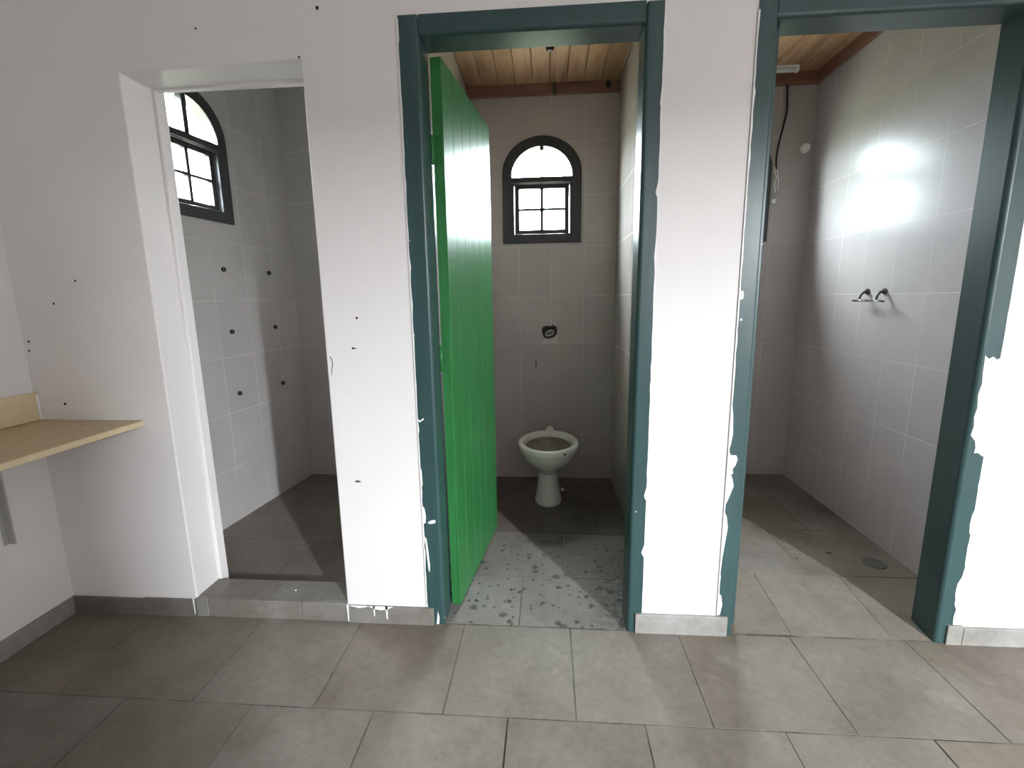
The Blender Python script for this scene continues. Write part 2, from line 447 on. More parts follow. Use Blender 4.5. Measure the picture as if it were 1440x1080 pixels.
def side_wall(name, x, sgn, y0, y1, depth, mat, label):
    o = plate(name, rect(y0, -.05, y1, 2.6), [], side_basis(x, sgn), depth, [mat])
    return tag(o, label, 'wall', kind='structure')
side_wall('wall_toilet_right', .42, -1, WT, YB+.01, .06, M['tile_side'], 'grey tiled right side wall of the toilet cell')
side_wall('wall_toilet_left', -.475, 1, WT, YB+.01, .06, M['tile_side'], 'side wall of the toilet cell behind the green door')
side_wall('wall_right_cell_left', .54, 1, WT, YB+.01, .06, M['tile_side'], 'left side wall of the right cell, hidden behind the pier')
side_wall('wall_right_cell_right', 1.524, -1, WT, YB+.01, .2, M['tile_r3s'], 'glossy grey tiled right side wall of the right cell with window glare')
side_wall('wall_shower_right', -.60, -1, WT, YB+.01, .06, M['tile_side'], 'right side wall of the shower cell behind the left pier')

# ------------------------------------------------------------------ front wall of the washroom with three openings
O1 = (-1.347, -.751, 1.912); O2 = (-.435, .328, 2.012); O3 = (.606, 1.378, 2.005)
outer = [(XL-.1, -.05), (O1[0], -.05), (O1[0], O1[2]-.004), (O1[1], O1[2]+.008), (O1[1], -.05),
         (O2[0], -.05), (O2[0], O2[2]), (O2[1], O2[2]), (O2[1], -.05),
         (O3[0], -.05), (O3[0], O3[2]), (O3[1], O3[2]), (O3[1], -.05), (XR+.1, -.05), (XR+.1, ZM+.1), (XL-.1, ZM+.1)]
marks = []
for (x, z, r) in ((-.687, 2.055, .0065), (-.756, 1.925, .004), (-.634, 1.133, .0045), (-.656, 1.031, .004), (-1.62, 1.271, .004),
                  (-1.715, 1.195, .0045), (-1.838, 1.064, .005), (-1.843, 1.03, .0045), (-1.743, .837, .006), (-1.077, 2.02, .004)):
    marks.append((disc(x, z, r), 2))
for (x, z, w, h) in ((-.674, .556, .012, .004), (-.65, 1.031, .008, .003)): marks.append((disc(x, z, 1, 8, w, h), 3))
ck = [(-.737, 1.005), (-.731, .995), (-.729, .975), (-.734, .958), (-.735, .94), (-.737, .94), (-.737, .958), (-.732, .975), (-.734, .993), (-.739, 1.003)]
marks.append((ck, 3))
o = plate('wall_front', outer, [], back_basis(0, 0) @ Matrix.Translation((0, 0, YB)), WT, [M['wall'], M['wall'], M['dark'], M['joint']], marks=marks, bevel=.005)
tag(o, 'white painted front wall with the three openings', 'wall', kind='structure')

# inner lining of the shower opening: a rough plaster strip behind the reveal
b = MB()
b.box((-1.80, WT, 0), (-1.336, WT+.045, ZC)); b.box((-1.80, WT, 1.905), (-.60, WT+.025, ZC))
o = b.build('trim_5', M['wall'], bevel=.004)
tag(o, 'rough white plaster strip lining the inside of the shower opening', 'trim', kind='structure')

# washroom shell
b = MB(); b.box((XL-.15, YR-.15, -.05), (XL, .0, ZM+.1)); o = b.build('wall_left', M['wall'])
tag(o, 'white wall at the left edge above and below the counter', 'wall', kind='structure')
b = MB(); b.box((XR, YR-1.6, -.05), (XR+.15, .0, ZM+.1)); o = b.build('wall_right', M['wall'])
tag(o, 'white right wall of the washroom, outside the picture', 'wall', kind='structure')
# rear wall: doorway at the right, otherwise solid
RB = Matrix(((-1, 0, 0, 0), (0, 0, 1, YR), (0, 1, 0, 0), (0, 0, 0, 1)))
o = plate('wall_rear', [(-XR-.1, -.05), (-3.40, -.05), (-3.40, 2.0), (-2.02, 2.0), (-2.02, -.05), (-XL+.1, -.05), (-XL+.1, ZM+.1), (-XR-.1, ZM+.1)],
          [], RB, .12, [M['wall']])
tag(o, 'white rear wall behind the viewer with doorway', 'wall', kind='structure')
b = MB(); b.box((1.7, -5.1, -.05), (1.85, YR-.12, ZM)); b.box((1.7, -5.25, -.05), (XR+.1, -5.1, ZM)); o = b.build('wall_hall', M['wall'])
tag(o, 'white walls of the hall behind the rear doorway', 'wall', kind='structure')
b = MB(); b.box((XL-.15, -5.3, ZM), (XR+.15, .15, ZM+.12)); o = b.build('ceiling', M['ceiling_white'])
tag(o, 'white ceiling of the washroom', 'ceiling', kind='structure')

# ------------------------------------------------------------------ boarded ceilings of the cells
def boarded(name, x0, x1, label, trims):
    b = MB(); x = x0; pw = .098
    while x < x1-.005:
        xe = min(x+pw, x1)
        b.prism([(x+.001, WT-.01, ZC), (x+.005, WT-.01, ZC-.004), (xe-.005, WT-.01, ZC-.004), (xe-.001, WT-.01, ZC), (xe-.001, WT-.01, ZC+.02), (x+.001, WT-.01, ZC+.02)],
                (0, YB+.02-WT, 0), tone=random.random())
        x += pw
    b.box((x0-.05, WT-.02, ZC+.015), (x1+.05, YB+.12, ZC+.05), tone=.1)
    o = b.build(name, M['wood']); tag(o, label, 'ceiling', kind='structure')
    t = MB()
    for a, c in trims: t.box(a, c, bev=.006, tone=random.random())
    return t
t = boarded('ceiling_toilet', -.475, .42, 'pine boarded ceiling of the toilet cell', [((-.475, YB-.018, 2.352), (.42, YB, ZC))])
o = t.build('trim_6', M['wood_trim']); tag(o, 'reddish wooden ceiling trim above the toilet window', 'trim', kind='structure')
t = boarded('ceiling_right_cell', .54, 1.524, 'pine boarded ceiling of the right cell', [((.54, YB-.02, 2.345), (1.524, YB, ZC)), ((1.506, WT+.03, 2.352), (1.524, YB-.02, ZC))])
o = t.build('trim_7', M['wood_trim']); tag(o, 'reddish wooden ceiling trim round the right cell', 'trim', kind='structure')
b = MB(); b.box((-1.85, WT-.02, 2.56), (-.55, YB+.05, 2.60)); o = b.build('ceiling_shower', M['ceiling_white'])
tag(o, 'white ceiling of the shower cell, out of sight above', 'ceiling', kind='structure')
# rendered masonry over the cells so that no daylight leaks in
b = MB(); b.box((-1.80, WT, 2.60), (1.72, YB+.15, 2.72)); b.box((1.72, 0, -.2), (1.9, YB+.16, 2.7))
o = b.build('wall_outer', M['plaster']); tag(o, 'outer masonry above and behind the three cells', 'wall', kind='structure')

# ------------------------------------------------------------------ floors
def slabs(b, rows, mi=0, z=0.0, gap=.0017, zf=None):
    for row in rows:
        y0, y1, xs = row[:3]; tone = row[3] if len(row) > 3 else None
        for x0, x1 in zip(xs, xs[1:]):
            t = random.uniform(.25, .75) if tone is None else tone+random.uniform(-.1, .1); j = lambda: random.uniform(-.0012, .0012)
            P = [(x0+gap+j(), y0+gap+j()), (x1-gap+j(), y0+gap+j()), (x1-gap+j(), y1-gap+j()), (x0+gap+j(), y1-gap+j())]
            e = .0004
            cx, cy = (x0+x1)/2, (y0+y1)/2
            zz = (lambda x, y: z) if zf is None else zf
            q = [(x+(e if x < cx else -e), y+(e if y < cy else -e)) for x, y in P]
            lo = [b.bm.verts.new((x, y, zz(x, y)-.002)) for x, y in P]; hi = [b.bm.verts.new((x, y, zz(x, y))) for x, y in q]
            fs = [b.bm.faces.new(hi)]
            for i in range(4):
                k = (i+1) % 4; fs.append(b.bm.faces.new([lo[i], lo[k], hi[k], hi[i]]))
            b._fin(fs, mi, t)
b = MB()
rows = [(-.385, -.001, [XL, -1.53, -1.078, -.698, -.306, .081, .463, .847, 1.236, 1.62, 2.0, 2.4, 2.8, 3.2, XR]),
        (-.77, -.385, [XL, -1.29, -.884, -.51, -.115, .272, .653, 1.04, 1.42, 1.8, 2.2, 2.6, 3.0, 3.4, XR])]
y = -.77; k = 0
while y > -5.1:
    off = .19*(k % 2); xs = [XL]+[XL+.2+off+.39*i for i in range(14) if XL+.2+off+.39*i < XR-.1]+[XR]
    rows.append((y-.39, y, xs)); y -= .39; k += 1
slabs(b, rows)
b.box((XL, -5.3, -.06), (XR, .0, -.0015), mi=1)
o = b.build('floor', [M['slate'], M['joint_pale']]); tag(o, 'worn grey slate slab floor of the washroom', 'floor', kind='structure')
b = MB()
slabs(b, [(.004, .314, [-.43, -.106, .33], .8), (.314, .705, [-.475, -.32, .071, .42], .7), (.705, 1.10, [-.475, -.13, .26, .42], .1), (1.10, YB, [-.475, .07, .42], .1)])  # two back rows darker: shade painted into the slab tone
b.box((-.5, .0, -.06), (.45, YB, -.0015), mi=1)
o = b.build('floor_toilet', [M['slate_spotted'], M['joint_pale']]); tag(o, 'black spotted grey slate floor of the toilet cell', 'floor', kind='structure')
zf = lambda x, y: .001+.039*min(1, max(0, (y-.005)/.33))
b = MB()
slabs(b, [(.004, .325, [.54, .862, 1.2, 1.524]), (.325, .72, [.54, 1.08, 1.524]), (.72, 1.13, [.54, .9, 1.29, 1.524]), (1.13, YB, [.54, 1.1, 1.524])], zf=zf, gap=.0015)
b.prism([(.54, 0, -.06), (.54, 0, -.0005), (.54, .335, .0385), (.54, YB, .0385), (.54, YB, -.06)], (.984, 0, 0), mi=1)
o = b.build('floor_right_cell', [M['slate'], M['joint_pale']]); tag(o, 'pale slate floor of the right cell round the drain', 'floor', kind='structure')
b = MB()
slabs(b, [(.13, .55, [-1.78, -1.2, -.6]), (.55, .95, [-1.78, -1.4, -.95, -.6]), (.95, YB, [-1.75, -1.2, -.6])], gap=.001)
b.box((-1.9, .12, -.06), (-.6, YB, -.002), mi=1)
o = b.build('floor_shower', [M['slate_dark'], M['slate_dark']]); tag(o, 'dark slate floor of the shower cell behind the threshold', 'floor', kind='structure')
# threshold
b = MB()
for x0, x1 in ((-1.352, -1.30), (-1.30, -.93), (-.93, -.749)):
    b.box((x0+.001, -.006, -.004), (x1-.001, .13, .073), tone=random.uniform(.1, .6), bev=.003)
b.box((-1.349, .002, .0), (-.752, .128, .071), mi=1)
o = b.build('trim_3', [M['skirting'], M['joint_pale']]); tag(o, 'low grey stone threshold across the shower opening', 'threshold', kind='structure')
b = MB()
for x0, x1 in ((-1.352, -1.27), (-1.27, -1.06), (-1.06, -.86), (-.86, -.752)):
    b.box((x0+.001, .012, .0735), (x1-.001, .124, .0745), tone=random.uniform(.0, .2))
o.select_set(False)
bt = b.build('threshold_top', M['skirting'], o)

# ------------------------------------------------------------------ skirting
def skirting(name, segs, label, drips=()):
    b = MB()
    for a, c, tone in segs: b.box(a, c, tone=tone, bev=.0025)
    for x, y, z0, z1, w in drips:           # runs of white wall paint over the stone
        b.prism([(x-w, y, z1), (x+w, y, z1), (x+w*.7, y, (z0+z1)/2), (x+w*.55, y, z0+.004), (x, y, z0), (x-w*.5, y, z0+.005), (x-w*.6, y, (z0+z1)/2)], (0, -.0012, 0), mi=1)
    o = b.build(name, [M['skirting'], M['wall_fresh']]); return tag(o, label, 'skirting', kind='structure')
skirting('baseboard_left', [((XL, -3.4, -.004), (XL+.012, -.012, .066), .75)], 'grey stone skirting along the left wall under the counter')
b_l = [((XL+.001, -.012, -.004), (-1.56, .0, .066), .0), ((-1.559, -.012, -.004), (-1.353, .0, .070), .12)]
skirting('baseboard_front_1', b_l, 'dark grey skirting under the white wall left of the shower threshold', [(-1.352, -.0122, .012, .078, .0035)])
skirting('baseboard_front_2', [((-.748, -.012, -.004), (-.42, .0, .068), .35)], 'grey skirting with white paint drips under the left pier',
         [(-.745, -.012, .004, .075, .0042), (-.644, -.012, .028, .072, .0035), (-.596, -.012, .018, .072, .0045), (-.62, -.012, .056, .072, .05), (-.70, -.012, .062, .072, .04)])
skirting('baseboard_front_3', [((.312, -.012, -.004), (.632, .0, .074), .95)], 'pale grey skirting under the middle pier between the two green frames')
skirting('baseboard_front_4', [((1.36, -.012, -.004), (1.41, .0, .070), 1.0), ((1.411, -.012, -.004), (XR, .0, .064), 1.0)], 'pale grey skirting under the wall right of the right door frame')

# ------------------------------------------------------------------ door frames
def jamb(b, x0, x1, z1, inner, y0=-.004, y1=.10, r=.012):
    """upright with a rounded inner front edge; inner = +1 when the opening lies to +X"""
    xi, xo = (x1, x0) if inner > 0 else (x0, x1); s = -inner
    pts = [(xo, y0)]
    for k in range(7):
        a = PI/2*k/6; pts.append((xi+s*r*(1-math.sin(a)), y0+r*(1-math.cos(a))))
    pts += [(xi, y1), (xo, y1)]
    b.prism([(p[0], p[1], -.004) for p in pts], (0, 0, z1+.004))
def head(b, x0, x1, z0, z1, y0=-.004, y1=.10, r=.012):
    pts = [(y0, z1)]
    for k in range(7):
        a = PI/2*k/6; pts.append((y0+r*(1-math.cos(a)), z0+r*(1-math.sin(a))))
    pts += [(y1, z0), (y1, z1)]
    b.prism([(x0, p[0], p[1]) for p in pts], (x1-x0, 0, 0))
def ragged(b, edge, n, w, seed, y=-.0042):
    """irregular lip of white paint along a vertical frame edge: edge(z) gives x; w = width towards the frame (signed)"""
    rnd = random.Random(seed); z0, z1 = n
    zs = [z0]
    while zs[-1] < z1: zs.append(zs[-1]+rnd.uniform(.012, .05))
    outp = [(edge(z)-w*1.2, y, z) for z in zs]
    inp = [(edge(z)+w*max(0, rnd.gauss(.35, .4)), y, z) for z in zs]
    for i in range(len(zs)-1):
        b.poly([outp[i], inp[i], inp[i+1], outp[i+1]])
def smear(b, pts, y=-.0042, t=.0012): b.prism([(p[0], y, p[1]) for p in pts], (0, -t, 0))

f2 = empty('trim_1', (-.05, 0, 0)); tag(f2, 'dark teal painted wooden door frame round the toilet doorway with the green door', 'door frame', kind='structure')
def part(b, name, mats, root):
    o = b.build(name, mats); o.parent = root; o.matrix_parent_inverse = Matrix.Translation(-root.location); return o
b = MB(); jamb(b, -.443, -.380, 2.02, 1); part(b, 'jamb', M['teal'], f2)
b = MB(); jamb(b, .284, .336, 2.018, -1); part(b, 'jamb', M['teal'], f2)
b = MB(); head(b, -.3805, .2845, 1.963, 2.020); part(b, 'head', M['teal'], f2)
b = MB()
eL = lambda z: -.4435
ragged(b, eL, (.07, 2.0), .003, 3)
smear(b, [(-.446, .62), (-.439, .60), (-.438, .55), (-.445, .53)])
smear(b, [(-.443, .47), (-.436, .46), (-.432, .43), (-.434, .405), (-.443, .40)])
smear(b, [(-.440, .352), (-.434, .343), (-.430, .30), (-.426, .24), (-.428, .212), (-.432, .222), (-.436, .28)])
smear(b, [(-.427, .405), (-.418, .413), (-.408, .416), (-.399, .416), (-.398, .407), (-.407, .402), (-.418, .401)])
smear(b, [(-.449, .792), (-.436, .781), (-.424, .790), (-.421, .786), (-.436, .775), (-.448, .785)])
smear(b, [(-.446, 2.015), (-.441, 2.01), (-.4405, 1.95), (-.446, 1.95)])
smear(b, [(-.405, .055), (-.400, .03), (-.402, .003), (-.412, .0)])
eR = lambda z: .3365
ragged(b, eR, (.075, 1.95), -.003, 5)
for z, w in ((.52, .008), (.31, .010), (1.50, .007), (1.75, .004)):
    smear(b, [(.338, z+.09), (.3350, z+.03), (.336-w, z), (.336-w*.7, z-.008), (.338, z-.02)])
part(b, 'paint_smear', M['wall_fresh'], f2)['label'] = 'white wall paint lapped over the frame edges'

f3 = empty('trim_2', (.99, 0, 0)); tag(f3, 'dark teal painted wooden door frame round the right doorway, doorless, big white smear', 'door frame', kind='structure')
b = MB(); jamb(b, .598, .650, 2.01, 1, r=.006); b.box((.600, .052, -.004), (.682, .10, 1.97), bev=.004); part(b, 'jamb', M['teal'], f3)
b = MB(); jamb(b, 1.326, 1.386, 2.01, -1, r=.014); part(b, 'jamb', M['teal'], f3)
b = MB(); head(b, .6495, 1.3265, 1.957, 2.010); part(b, 'head', M['teal'], f3)
b = MB()
ragged(b, lambda z: .5985, (.08, 1.95), .003, 8)
smear(b, [(.596, .68), (.603, .675), (.604, .668), (.622, .668), (.628, .655), (.622, .632), (.614, .622), (.616, .604), (.610, .600), (.616, .585), (.621, .56), (.612, .53), (.602, .50), (.597, .49)])
smear(b, [(.598, 1.20), (.606, 1.203), (.610, 1.195), (.609, 1.178), (.602, 1.174), (.597, 1.185)])
smear(b, [(.597, .85), (.604, .80), (.607, .74), (.602, .70), (.597, .69)])
smear(b, [(.597, .47), (.606, .45), (.612, .41), (.607, .36), (.601, .30), (.597, .28)])
smear(b, [(.597, .16), (.606, .155), (.612, .12), (.606, .08), (.597, .076)])
smear(b, [(1.340, .996), (1.352, .985), (1.364, .992), (1.376, .982), (1.388, .99), (1.390, .85), (1.390, .674), (1.382, .672), (1.366, .684), (1.354, .683), (1.356, .70), (1.352, .722), (1.336, .742), (1.341, .77), (1.337, .80), (1.342, .83), (1.338, .873), (1.344, .91), (1.341, .94)])
smear(b, [(1.388, .50), (1.380, .47), (1.378, .44), (1.381, .41), (1.388, .40)])
smear(b, [(1.388, .30), (1.381, .25), (1.371, .225), (1.369, .19), (1.373, .165), (1.372, .15), (1.380, .13), (1.376, .10), (1.378, .072), (1.388, .072)])
smear(b, [(1.388, 1.50), (1.374, 1.492), (1.372, 1.472), (1.388, 1.466)])
ragged(b, lambda z: 1.3865, (.08, 1.9), -.003, 13)
part(b, 'paint_smear', M['wall_fresh'], f3)['label'] = 'white wall paint lapped over the frame edges'

# ------------------------------------------------------------------ green door, standing open into the toilet cell
ang = math.atan2(.076, .65)      # leans from the Y axis towards +X
door = empty('door_1', (-.356, .098, .014), -ang)
tag(door, 'bright green plank door standing open into the toilet cell', 'door', kind='structure')
L_, T_, HH = .655, .036, 1.937
b = MB(); n = 6
for k in range(n):               # six boards with V joints, local y along the leaf
    y0, y1 = L_*k/n, L_*(k+1)/n
    b.prism([(-T_/2, y0, 0), (T_/2-.0012, y0+.0002, 0), (T_/2, y0+.0016, 0), (T_/2, y1-.0016, 0), (T_/2-.0012, y1-.0002, 0), (-T_/2, y1, 0)], (0, 0, HH))
b.build('door_leaf', M['green'], door, bevel=0)
for zc in (.97, 1.66):
    b = MB()
    b.tube([(-T_/2-.002, -.004, zc-.045), (-T_/2-.002, -.004, zc+.045)], .0055, n=14)
    b.box((-T_/2+.001, -.0035, zc-.045), (T_/2-.004, .001, zc+.045), bev=.001)
    for dz in (-.03, 0, .03): b.tube([(.004, -.0035, zc+dz), (.004, -.0055, zc+dz)], .004, n=10)
    b.build('hinge', M['green_dark'], door)
b = MB(); b.box((T_/2-.006, -.0022, .0), (T_/2-.0005, .001, .42), bev=.0006)
b.build('edge_patch', M['green'], door)

# ------------------------------------------------------------------ toilet
toi = empty('toilet', (.005, 1.02, .001)); tag(toi, 'white ceramic toilet bowl without seat or cistern against the back tiles', 'toilet')
def ring(z, cy, rx, rf, rb, n=44, e=1.0):
    out = []
    for k in range(n):
        a = 2*PI*k/n; c, s = math.cos(a), math.sin(a)
        out.append((rx*math.copysign(abs(c)**e, c), cy+(rb if s > 0 else rf)*math.copysign(abs(s)**e, s), z))
    return out
b = MB()
b.loft([ring(.185, .09, .058, .070, .11), ring(.205, .085, .066, .085, .12), ring(.235, .07, .092, .13, .14), ring(.27, .04, .120, .165, .165),
        ring(.31, .01, .144, .195, .19), ring(.345, -.005, .158, .21, .205), ring(.365, -.01, .164, .214, .21), ring(.372, -.01, .169, .219, .216),
        ring(.392, -.01, .170, .220, .218), ring(.400, -.01, .166, .216, .214), ring(.403, -.01, .156, .206, .204),
        ring(.400, -.01, .142, .188, .186), ring(.390, -.01, .134, .178, .176), ring(.372, -.01, .128, .170, .168)], cap0=True, cap1=False)
b.build('bowl', M['ceramic'], toi)
b = MB()
b.loft([ring(.373, -.01, .1285, .1705, .1685), ring(.35, -.01, .134, .176, .172), ring(.31, .0, .118, .15, .15), ring(.27, .02, .085, .10, .11), ring(.25, .03, .05, .06, .07)], cap0=False, cap1=True)
b.build('bowl_lining', M['bowl_inside'], toi)
b = MB()
b.loft([ring(.0, .10, .080, .112, .14), ring(.01, .10, .080, .112, .14), ring(.03, .10, .075, .106, .136), ring(.08, .10, .067, .096, .128), ring(.14, .097, .060, .086, .12), ring(.19, .092, .057, .074, .112), ring(.215, .09, .060, .08, .115)])
b.build('pedestal', M['ceramic'], toi)
b = MB(); b.tube([(.009, .175, .392), (.009, .225, .394), (.009, .262, .394)], [.03, .026, .024], n=18); b.box((-.05, .16, .36), (.068, .222, .392), bev=.012, seg=3)
b.build('inlet', M['ceramic'], toi)
b = MB(); b.loft([[(.088+.009*r*math.cos(a*PI/6), .235+.009*r*math.sin(a*PI/6), z) for a in range(12)] for r, z in ((1, 0), (1, .012), (.6, .019))])
b.build('bolt_cap', M['white_plastic'], toi)
b = MB(); b.loft([[(.085+.007*r*math.cos(a*PI/5), -.196+.0*r, .384+.006*r*math.sin(a*PI/5)) for a in range(10)] for r in (1, .4)]); 
for v in b.bm.verts: v.co.y = -.01-.2196*math.sqrt(max(0, 1-(v.co.x/.17)**2))-.0008
b.build('chip', M['dark'], toi)['label'] = 'small dark chip on the rim'

# ------------------------------------------------------------------ flush valve hole over the toilet
fv = empty('flush_valve', (.015, YB, .975)); tag(fv, 'rough hole with a bare metal flush valve in the tiles over the toilet', 'flush valve')
b = MB()
pts = [(-.046, -.012), (-.050, .020), (-.040, .034), (-.026, .037), (-.022, .043), (-.014, .038), (.012, .038), (.018, .048), (.026, .040), (.042, .034), (.048, .016), (.046, -.010), (.034, -.026), (.016, -.036), (-.014, -.040), (-.034, -.034)]
b.prism([(x, -.0012, z) for x, z in pts], (0, .004, 0)); b.build('hole', M['dark'], fv)
b = MB(); b.tube([(.0, .0, -.006), (.0, -.012, -.006)], .020, n=20)
for i in range(20): pass
b.build('valve_stem', M['steel_dark'], fv)
b = MB(); R0 = [(.026*math.cos(2*PI*k/28), .016*math.sin(2*PI*k/28)) for k in range(28)]
b.tube([(x, -.013, -.006+z+x*.25) for x, z in R0]+[(R0[0][0], -.013, -.006+R0[0][1]+R0[0][0]*.25)], .0042, n=8)
b.build('ring', M['brass'], fv)
b = MB(); b.prism([(-.045, -.001, -.074), (.052, -.001, -.076), (.053, -.001, -.022), (.044, -.001, -.018), (.030, -.001, -.036), (.004, -.001, -.044), (-.030, -.001, -.046), (-.045, -.001, -.052)], (0, .002, 0))
b.build('mortar_patch', M['mortar'], fv)
b = MB(); b.prism([(-.074, YB-.001, .802), (-.070, YB-.001, .798), (-.069, YB-.001, .765), (-.072, YB-.001, .746), (-.076, YB-.001, .750), (-.074, YB-.001, .78)], (0, .002, 0))
o = b.build('tile_crack', M['dark']); tag(o, 'short black slit in the tile below the flush valve', 'crack')

# ------------------------------------------------------------------ ceiling lampholder and hook in the toilet cell
lh = empty('lampholder', (.0145, .985, ZC-.004)); tag(lh, 'black bulb holder hanging from the toilet ceiling near the door head', 'lamp holder')
b = MB(); prof = [(.030, 0), (.030, -.008), (.020, -.012), (.020, -.040), (.017, -.052), (.011, -.056)]
b.loft([[(r*math.cos(2*PI*k/20), r*math.sin(2*PI*k/20), z) for k in range(20)] for r, z in prof]); b.build('holder', M['black'], lh)
b = MB(); b.tube([(0, 0, 0), (0, 0, .006)], .034, n=20); b.build('rose', M['black'], lh)
b = MB(); b.box((.036, YB-.024, 2.348), (.056, YB-.018, 2.405), bev=.002); b.box((.034, YB-.020, 2.385), (.058, YB-.018, 2.42)); b.tube([(.046, YB-.022, 2.352), (.046, YB-.034, 2.350), (.046, YB-.038, 2.362)], .004, n=8)
o = b.build('hook', M['steel_dark']); tag(o, 'small dark metal hook on the ceiling trim above the toilet window', 'hook')
b = MB(); b.prism([(x, YB-.0185, z) for x, z in disc(.352, 2.393, .02, 12, .8, 1.2)], (0, .004, 0)); o = b.build('trim_9', M['dark'])
tag(o, 'dark knot in the wooden trim at the right corner of the toilet ceiling', 'knot', kind='structure')

# ------------------------------------------------------------------ shower pipe stubs
pp = [(.606, 1.361, 'upper pipe stub in the column nearer the shower opening'), (.250, 1.360, 'upper pipe stub in the column nearer the back corner of the shower'),
      (.599, 1.035, 'middle pipe stub in the column nearer the shower opening, broken mortar round it'), (.243, 1.038, 'middle pipe stub in the column nearer the back corner of the shower'),
      (.596, .697, 'lowest pipe stub in the column nearer the shower opening'), (.224, .688, 'lowest pipe stub in the column nearer the back corner of the shower')]
proto = None
for i, (u, z, lab) in enumerate(pp):
    T = MS @ Matrix.Translation((u, z, 0))
    if proto is None:
        proto = empty('pipe_stub')
        b = MB(); n = 18
        prof = [(.0125, -.01), (.0125, .010), (.0115, .012), (.009, .012), (.0085, .010), (.0085, .001)]
        b.loft([[(r*math.cos(2*PI*k/n), r*math.sin(2*PI*k/n), w) for k in range(n)] for r, w in prof]); c1 = b.build('pipe', M['black'], proto)
        b = MB(); b.prism([(p[0], p[1], 0) for p in disc(0, -.001, .0165, 14)], (0, 0, .001)); c2 = b.build('mortar_ring', M['mortar'], proto)
        o = proto
    else:
        o = proto.copy(); COL.objects.link(o)
        for ch in (c1, c2):
            c = ch.copy(); COL.objects.link(c); c.parent = o
    o.matrix_world = T
    tag(o, 'black '+lab, 'pipe', 'pipe stubs in the shower wall')

# ------------------------------------------------------------------ counter at the left
cn = empty('counter', (-1.655, -.9, .755)); tag(cn, 'beige stone counter with a low backsplash at the left edge', 'counter')
b = MB(); b.box((XL+.001, -2.3, .755), (-1.452, -.0005, .778), bev=.003); part(b, 'countertop', M['counter'], cn)
b = MB(); b.box((XL+.001, -2.3, .7785), (XL+.018, -.003, .880), bev=.003); part(b, 'backsplash', M['splash'], cn)
b = MB(); b.box((-1.4535, -2.3, .757), (-1.449, -.004, .776), bev=.002); part(b, 'front_edge', M['splash'], cn)
b = MB(); b.box((XL+.003, -.010, .779), (XL+.022, -.001, .872), bev=.002); part(b, 'sealant', M['wall_fresh'], cn)['label'] = 'white sealant at the wall'
for y in (-.170, -1.2):
    b = MB(); b.box((XL+.001, y-.016, .38), (XL+.006, y+.010, .754), bev=.001); b.box((XL+.001, y-.004, .38), (XL+.028, y+.002, .754), bev=.001)
    b.box((XL+.001, y-.016, .748), (-1.52, y+.010, .7545), bev=.001)
    part(b, 'bracket', M['grey_plastic'], cn)['label'] = 'grey metal wall bracket'

# ------------------------------------------------------------------ right cell fittings
th = empty('towel_holder', (1.524, .86, 1.195)); tag(th, 'broken chrome towel bar on two dark brackets, right wall of the right cell', 'towel rail')
XW = 1.524
for y in (.862, .745):
    b = MB(); b.tube([(XW, y, 1.196), (XW-.006, y, 1.196)], .014, n=16); b.tube([(XW-.005, y, 1.196), (XW-.020, y, 1.193), (XW-.034, y-.004, 1.178), (XW-.040, y-.006, 1.160)], [.007, .006, .005, .005], n=10)
    part(b, 'bracket', M['steel_dark'], th)
b = MB(); b.tube([(XW-.041, .90, 1.154), (XW-.041, .80, 1.155)], .0055, n=12); part(b, 'bar_end', M['chrome'], th)
b = MB(); b.tube([(XW-.041, .80, 1.155), (XW-.041, .765, 1.160), (XW-.041, .72, 1.158), (XW-.041, .682, 1.153)], .003, n=8)
b.tube([(XW-.041, .80, 1.153), (XW-.041, .682, 1.151)], .0025, n=8); part(b, 'wire', M['steel_dark'], th)

wc = empty('wall_cap', (1.476, YB, 2.013)); tag(wc, 'round white plastic cap high on the back tiles of the right cell', 'cap')
b = MB(); prof = [(.026, 0), (.026, -.012), (.022, -.026), (.012, -.032)]
b.loft([[(r*math.cos(2*PI*k/24), y, r*math.sin(2*PI*k/24)) for k in range(24)] for r, y in prof]); b.build('cap', M['white_plastic'], wc)

tl = empty('tube_light', (1.15, 1.40, ZC-.004)); tag(tl, 'white fluorescent tube light on the boarded ceiling of the right cell', 'light')
b = MB(); b.box((-.40, -.012, -.010), (.215, .012, .0), bev=.002); b.build('housing', M['white_plastic'], tl)
b = MB(); b.tube([(-.39, 0, -.021), (.205, 0, -.021)], .0125, n=16); b.build('tube', M['white_plastic'], tl)
b = MB(); b.box((.205, -.014, -.034), (.218, .014, -.0005), bev=.003); b.build('end_cap', M['white_plastic'], tl)

cb = empty('cable', (1.33, YB, 2.345)); tag(cb, 'loose dark cable with frayed white wires hanging down the back tiles', 'cable')
def cpart(pts, r, name, mat):
    # smooth the run
    P = [Vector(p) for p in pts]; Q = []
    for i in range(len(P)-1):
        p0, p1, p2, p3 = P[max(i-1, 0)], P[i], P[i+1], P[min(i+2, len(P)-1)]
        for k in range(6):
            t = k/6; Q.append(.5*((2*p1)+(p2-p0)*t+(2*p0-5*p1+4*p2-p3)*t*t+(3*p1-p0-3*p2+p3)*t**3))
    Q.append(P[-1]); b = MB(); b.tube(Q, r, n=8); return part(b, name, mat, cb)
yc = YB-.02
cpart([(1.345, yc, 2.348), (1.350, yc, 2.27), (1.352, yc-.003, 2.21), (1.336, yc-.008, 2.12), (1.318, yc-.010, 2.03), (1.313, yc-.008, 1.96), (1.318, yc-.006, 1.90)], .0055, 'sheath', M['black'])
cpart([(1.318, yc-.006, 1.93), (1.310, yc-.006, 1.89), (1.322, yc-.008, 1.855), (1.314, yc-.008, 1.82), (1.324, yc-.008, 1.77)], .0028, 'wire', M['white_plastic'])
